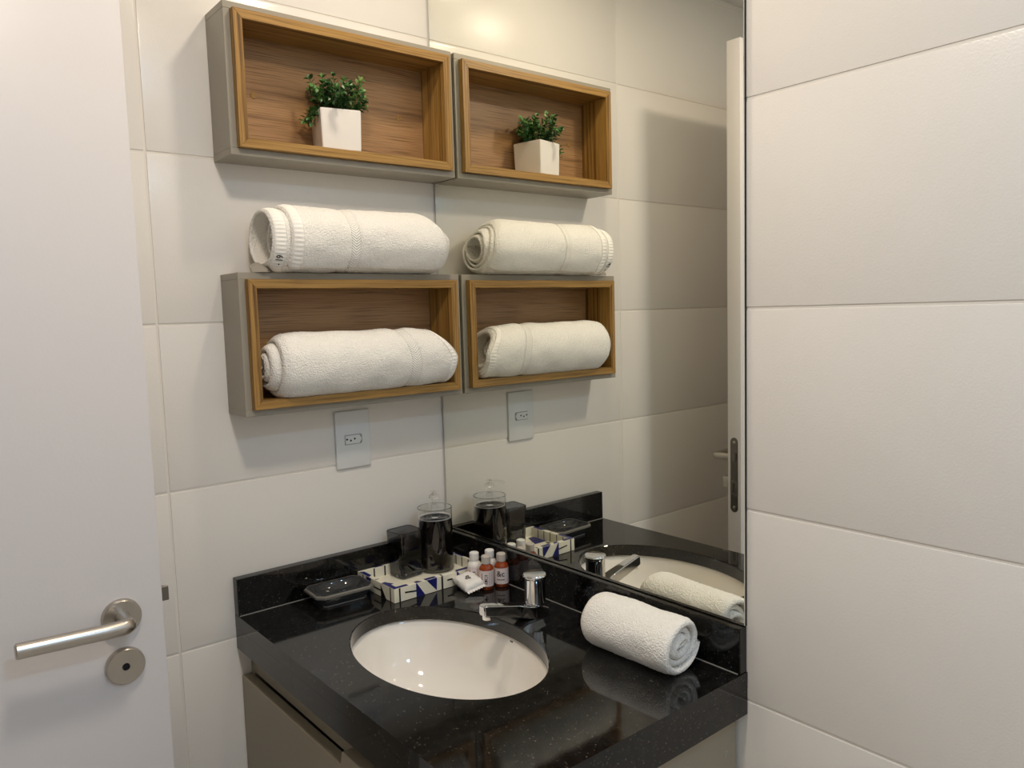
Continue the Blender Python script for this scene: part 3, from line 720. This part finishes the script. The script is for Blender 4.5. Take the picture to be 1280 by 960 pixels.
# ------------------------------------------------------------------ tumbler
TBX, TBY, TB0, TB1 = 0.1470, 0.0565, 0.0075, 0.107
tb = thing('tumbler', (TBX, TBY, TB0), 'square smoked glass tumbler standing on the printed tray', 'tumbler')
def rsq(h, r, n=9):
    o = []
    for cx_, cy_, a0 in ((h - r, h - r, 0), (-h + r, h - r, PI / 2), (-h + r, -h + r, PI), (h - r, -h + r, 1.5 * PI)):
        for k in range(n): a = a0 + k / (n - 1) * PI / 2; o.append((cx_ + r * math.cos(a), cy_ + r * math.sin(a)))
    return o
bm = bmesh.new(); ca, sa = math.cos(.06), math.sin(.06)
lv = [(.0235, .007, 0), (.0255, .008, .003), (.0285, .008, TB1 - TB0 - .0012), (.0275, .0075, TB1 - TB0), (.0262, .007, TB1 - TB0 - .0012), (.0232, .006, .012), (.0215, .006, .0095)]
rings = [[bm.verts.new((TBX + (x * ca - y * sa) * 1.09, TBY + (x * sa + y * ca) * 1.0, TB0 + z)) for x, y in rsq(h, r)] for h, r, z in lv]
n = len(rings[0])
for A, B in zip(rings, rings[1:]):
    for i in range(n): bm.faces.new((A[i], A[(i + 1) % n], B[(i + 1) % n], B[i]))
bm.faces.new(rings[0][::-1]); bm.faces.new(rings[-1])
obj('glass_body', bm, SMOKE, tb, smooth=False)

# ------------------------------------------------------------------ soap dispenser
SDX, SDY, SD0 = 0.0765, 0.0690, 0.0075
sd = thing('soap_dispenser', (SDX, SDY, SD0), 'clear cylinder dispenser of black liquid soap with a clear pump, behind the tumbler', 'dispenser')
rO, rI, hT, hL = .0380, .0363, .146, .1235
obj('glass_cylinder', lathe([(0, SD0), (rO - .002, SD0), (rO, SD0 + .002), (rO, hT - .0008), ((rO + rI) / 2, hT), (rI, hT - .0008), (rI, SD0 + .008), (rI - .003, SD0 + .006), (0, SD0 + .006)], (SDX, SDY, 0), 56), CLEAR, sd)
obj('liquid_soap', lathe([(0, SD0 + .0066), (rI - .0036, SD0 + .0066), (rI - .0003, SD0 + .0088), (rI - .0003, hL - .001), (rI - .0015, hL - .002), (0, hL - .002)], (SDX, SDY, 0), 56), LIQUID, sd)
obj('foam_ring', lathe([(rI - .0002, hL - .0010), (rI - .0002, hL + .0012), (rI - .0030, hL + .0002), (rI - .0030, hL - .0014), (rI - .0002, hL - .0010)], (SDX, SDY, 0), 56), MENISC, sd)
pm = obj('pump', lathe([(0, hL - .0015), (.0075, hL - .0015), (.0075, .150), (.0045, .1515), (.0045, .163), (.0105, .1645), (.0112, .168), (.0105, .1715), (.0062, .1735), (.0062, .1815), (.004, .183), (0, .183)], (SDX, SDY, 0), 32), PUMPM, sd)
obj('nozzle', tube([(SDX, SDY, .177), (SDX + .012, SDY + .012, .178), (SDX + .022, SDY + .021, .1765), (SDX + .025, SDY + .024, .173)], .0032, 14), PUMPM, pm)

# ------------------------------------------------------------------ soap dish
dh = thing('soap_dish', (0.313, 0.067, 0), 'low faceted grey glass soap dish beside the tray', 'soap dish')
def octo(hx, hy, c): return [(hx, -hy + c), (hx, hy - c), (hx - c, hy), (-hx + c, hy), (-hx, hy - c), (-hx, -hy + c), (-hx + c, -hy), (hx - c, -hy)]
bm = bmesh.new(); cd = Vector((.3125, .0685)); rz = math.radians(-3)
def ringp(pts, z): return [bm.verts.new((cd.x + x * math.cos(rz) - y * math.sin(rz), cd.y + x * math.sin(rz) + y * math.cos(rz), z)) for x, y in pts]
lv = [ringp(octo(.044, .031, .006), 0.0), ringp(octo(.0615, .0435, .013), .0215), ringp(octo(.0615, .0435, .013), .0245), ringp(octo(.0590, .0410, .0125), .0262)]
for A, B in zip(lv, lv[1:]):
    for i in range(8): bm.faces.new((A[i], A[(i + 1) % 8], B[(i + 1) % 8], B[i]))
bm.faces.new(lv[0][::-1])
el = lambda f, z, n=32: ringp([(.052 * f * math.cos(2 * PI * k / n), .034 * f * math.sin(2 * PI * k / n)) for k in range(n)], z)
E0 = el(1, .0260); Es = [E0, el(.94, .0215), el(.82, .0165), el(.6, .0125), el(.3, .0105)]
for A, B in zip(Es, Es[1:]):
    for i in range(32): bm.faces.new((A[i], A[(i + 1) % 32], B[(i + 1) % 32], B[i]))
bm.faces.new(Es[-1])
# bridge octagon rim and oval hollow
oc = lv[-1]
ang_o = [math.atan2(v.co.y - cd.y, v.co.x - cd.x) for v in oc]; ang_e = [math.atan2(v.co.y - cd.y, v.co.x - cd.x) for v in E0]
def nearest(a): return min(range(8), key=lambda i: abs((ang_o[i] - a + PI) % (2 * PI) - PI))
for i in range(32):
    j = (i + 1) % 32; p, q_ = nearest(ang_e[i]), nearest(ang_e[j])
    if p == q_: bm.faces.new((oc[p], E0[j], E0[i]))
    else:
        bm.faces.new((oc[p], oc[q_], E0[j], E0[i]))
bmesh.ops.bevel(bm, geom=[e for e in bm.edges if len(e.link_faces) == 2 and e.calc_face_angle() > .5], offset=.0007, segments=2, affect='EDGES')
obj('glass_body', bm, DISHG, dh, smooth=20)
RIM_SHEEN = mat('rim_sheen_glass', (0.24, 0.225, 0.20), 0.03, trans=0.3)  # paler than the body: reflections of the rim facets put into the colour
FOOT_GLINT = mat('foot_glint_glass', (0.55, 0.53, 0.50), 0.05, trans=0.2)  # highlight along the bottom edge of the dish, painted as a pale strip
def octring(rows, name, m=None):
    bm = bmesh.new(); c_, s_ = math.cos(rz), math.sin(rz)
    lv = [[bm.verts.new((cd.x + x * c_ - y * s_, cd.y + x * s_ + y * c_, z)) for x, y in octo(a, b, c)] for a, b, c, z in rows]
    for A, B in zip(lv, lv[1:] + lv[:1]):
        for i in range(8): bm.faces.new((A[i], A[(i + 1) % 8], B[(i + 1) % 8], B[i]))
    obj(name, bm, m or RIM_SHEEN, dh, smooth=False, label='glass edge with its bright reflection painted pale')
octring([(.0617, .0437, .013, .0205), (.0617, .0437, .013, .0243), (.0592, .0412, .0125, .0266), (.0578, .0398, .0122, .0266), (.0600, .0420, .0126, .0205)], 'rim')
octring([(.0446, .0316, .006, .0003), (.0464, .0333, .0065, .0028), (.0435, .0305, .006, .0026), (.0430, .0300, .006, .0003)], 'foot_glint', FOOT_GLINT)


# ------------------------------------------------------------------ toiletry bottles
def bottle(x, y, liquid, cap, label, yaw, detail):
    t = thing('toiletry_bottle', (x, y, 0), label, 'bottle', 'toiletry bottles in front of the tray')
    r = .0148
    obj('bottle_body', lathe([(0, .0), (r - .002, 0), (r, .0025), (r, .0425), (r - .002, .0475), (.0085, .0515), (.0078, .0535), (0, .0535)], (x, y, 0), 36), liquid, t)
    obj('cap', lathe([(.0085, .0525), (.0098, .0535), (.0098, .0675), (.0085, .0690), (.0060, .0690), (.0055, .0682), (0, .0682)], (x, y, 0), 32), cap, t)
    rl = r + .0002
    bm = bmesh.new(); n = 36; a0, a1 = yaw - 2.5, yaw + 2.5
    lo = [bm.verts.new((x + rl * math.cos(a0 + (a1 - a0) * k / n), y + rl * math.sin(a0 + (a1 - a0) * k / n), .0075)) for k in range(n + 1)]
    hi = [bm.verts.new((v.co.x, v.co.y, .0405)) for v in lo]
    for k in range(n): bm.faces.new((lo[k], lo[k + 1], hi[k + 1], hi[k]))
    lb = obj('paper_label', bm, LABEL, t)
    def wrap(bm, cz, r2):
        for v in bm.verts:
            a = yaw + v.co.x / r2; v.co = (x + r2 * math.cos(a), y + r2 * math.sin(a), cz + v.co.y)
        return bm
    if detail == 'mark':
        obj('printed_text', wrap(text_mesh('&c', .0165), .0285, rl + .0003), INK, lb, smooth=False)
        bm = bmesh.new()
        for k, (xa, xb) in enumerate(((-.0085, -.005), (-.0042, -.0005), (.0004, .0038), (.0046, .0082))):
            poly(bm, [(xa, -.0008, 0), (xb, -.0008, 0), (xb, .0010, 0), (xa, .0010, 0)])
        obj('small_print', wrap(bm, .0165, rl + .0003), INK, lb, smooth=False)
    else:
        bm = bmesh.new()
        for k in range(5): poly(bm, [(-.004, .006 - k * .0042, 0), (.002 + .001 * (k % 2), .006 - k * .0042, 0), (.002 + .001 * (k % 2), .0078 - k * .0042, 0), (-.004, .0078 - k * .0042, 0)])
        poly(bm, [(-.0035, -.007, 0), (.0005, -.007, 0), (.0005, -.003, 0), (-.0035, -.003, 0)])
        for k in range(8): poly(bm, [(.0055, .012 - k * .0034, 0), (.0125, .012 - k * .0034, 0), (.0125, .0128 - k * .0034, 0), (.0055, .0128 - k * .0034, 0)])
        poly(bm, [(-.0108, -.014, 0), (-.0096, -.014, 0), (-.0096, .011, 0), (-.0108, .011, 0)])
        obj('small_print', wrap(bm, .024, rl + .0003), INK, lb, smooth=False)
vy = math.atan2(1.478 - .22, 1.0 - .05)
bottle(.0600, .2280, AMBER, CAPG, 'amber bottle with a frosted cap next to the wrapped soap, its label in small print', vy, 'print')
bottle(.0275, .2370, AMBER, CAPG, 'amber bottle with a large ampersand on its label, rightmost of the four', vy - .15, 'mark')
bottle(.0640, .1925, MILK, CAPW, 'white lotion bottle standing directly behind the wrapped soap', vy, 'print')
bottle(.0300, .2010, MILK, CAPW, 'white lotion bottle at the back between the two amber bottles', vy, 'print')

# ------------------------------------------------------------------ wrapped soap
sp_ = thing('wrapped_soap', (.088, .203, 0), 'small white wrapped soap bar with a black ampersand, leaning by the tray', 'soap')
bm = bmesh.new(); nx, ny = 16, 18
RS = Matrix.Translation((.0890, .2055, .0052)) @ Matrix.Rotation(math.radians(-15), 4, Vector((.60, -.80, 0))) @ Matrix.Rotation(math.radians(-6), 4, 'Z')
def pil(i, j, top):
    a, b = -1 + 2 * i / nx, -1 + 2 * j / ny
    x, y = a * .0225, b * .0275
    e = max(abs(a) ** 7, 0) ; f = abs(b) ** 6
    h = .0105 * (1 - e) ** .5 * (1 - .95 * f) ** .5
    wob = .0006 * math.sin(a * 9 + b * 4) * (1 - e)
    z = .0108 + (h + wob if top else -min(h, .0103))
    return Vector((x * (1 - .04 * f), y, z))
gt = [[bm.verts.new(pil(i, j, True)) for j in range(ny + 1)] for i in range(nx + 1)]
gb = [[gt[i][j] if i in (0, nx) else bm.verts.new(pil(i, j, False)) for j in range(ny + 1)] for i in range(nx + 1)]
for g, fl in ((gt, 0), (gb, 1)):
    for i in range(nx):
        for j in range(ny):
            q_ = [g[i][j], g[i + 1][j], g[i + 1][j + 1], g[i][j + 1]]; q_ = q_[::-1] if fl else q_
            try: bm.faces.new(q_)
            except ValueError: pass
for j in (0, ny):
    for i in range(nx):
        vs = []
        for v in (gt[i][j], gt[i + 1][j], gb[i + 1][j], gb[i][j]):
            if v not in vs: vs.append(v)
        try: bm.faces.new(vs)
        except ValueError: pass
bm.transform(RS); bar = obj('wrapper', bm, WRAP, sp_, smooth=45)
for sg in (1, -1):     # crimped wrapper ends
    bm = bmesh.new(); n = 14; rows = []
    for k in range(n + 1):
        a = -1 + 2 * k / n
        rows.append([bm.verts.new((a * .0205, sg * .0268, .0102 + .0006 * (-1) ** k)), bm.verts.new((a * .0215, sg * .0335, .0085 + .0011 * (-1) ** k)), bm.verts.new((a * .0215, sg * .0335, .0079 + .0011 * (-1) ** k)), bm.verts.new((a * .0205, sg * .0268, .0094 + .0006 * (-1) ** k))])
    for A, B in zip(rows, rows[1:]):
        for i in range(4): bm.faces.new((A[i], B[i], B[(i + 1) % 4], A[(i + 1) % 4]))
    bm.faces.new(rows[0]); bm.faces.new(rows[-1][::-1])
    if sg < 0:
        for v in bm.verts: v.co.z += .003
    bm.transform(RS); obj('crimped_end', bm, WRAP, bar, smooth=False)
bm = text_mesh('&', .021)
rot = Matrix.Rotation(math.radians(158), 4, 'Z')
for v in bm.verts:
    p = rot @ v.co; a, b = p.x / .0225, p.y / .0275
    v.co = (p.x, p.y, .0108 + .0105 * (1 - abs(a) ** 7) ** .5 * (1 - .95 * abs(b) ** 6) ** .5 + .0006 * math.sin(a * 9 + b * 4) + .0004)
bm.transform(RS); obj('printed_text', bm, INK, bar, smooth=False)

for o in (tr, dh, fc): o.location.z += 0.0005      # a hair above the stone, so nothing is coplanar
for o in (t1, t2): o['group'] = 'large rolled towels on the lower shelf'
for o in list(COL.objects):
    if o.name.startswith('wall_shelf') and o.parent is None: o['group'] = 'wood lined wall shelves'
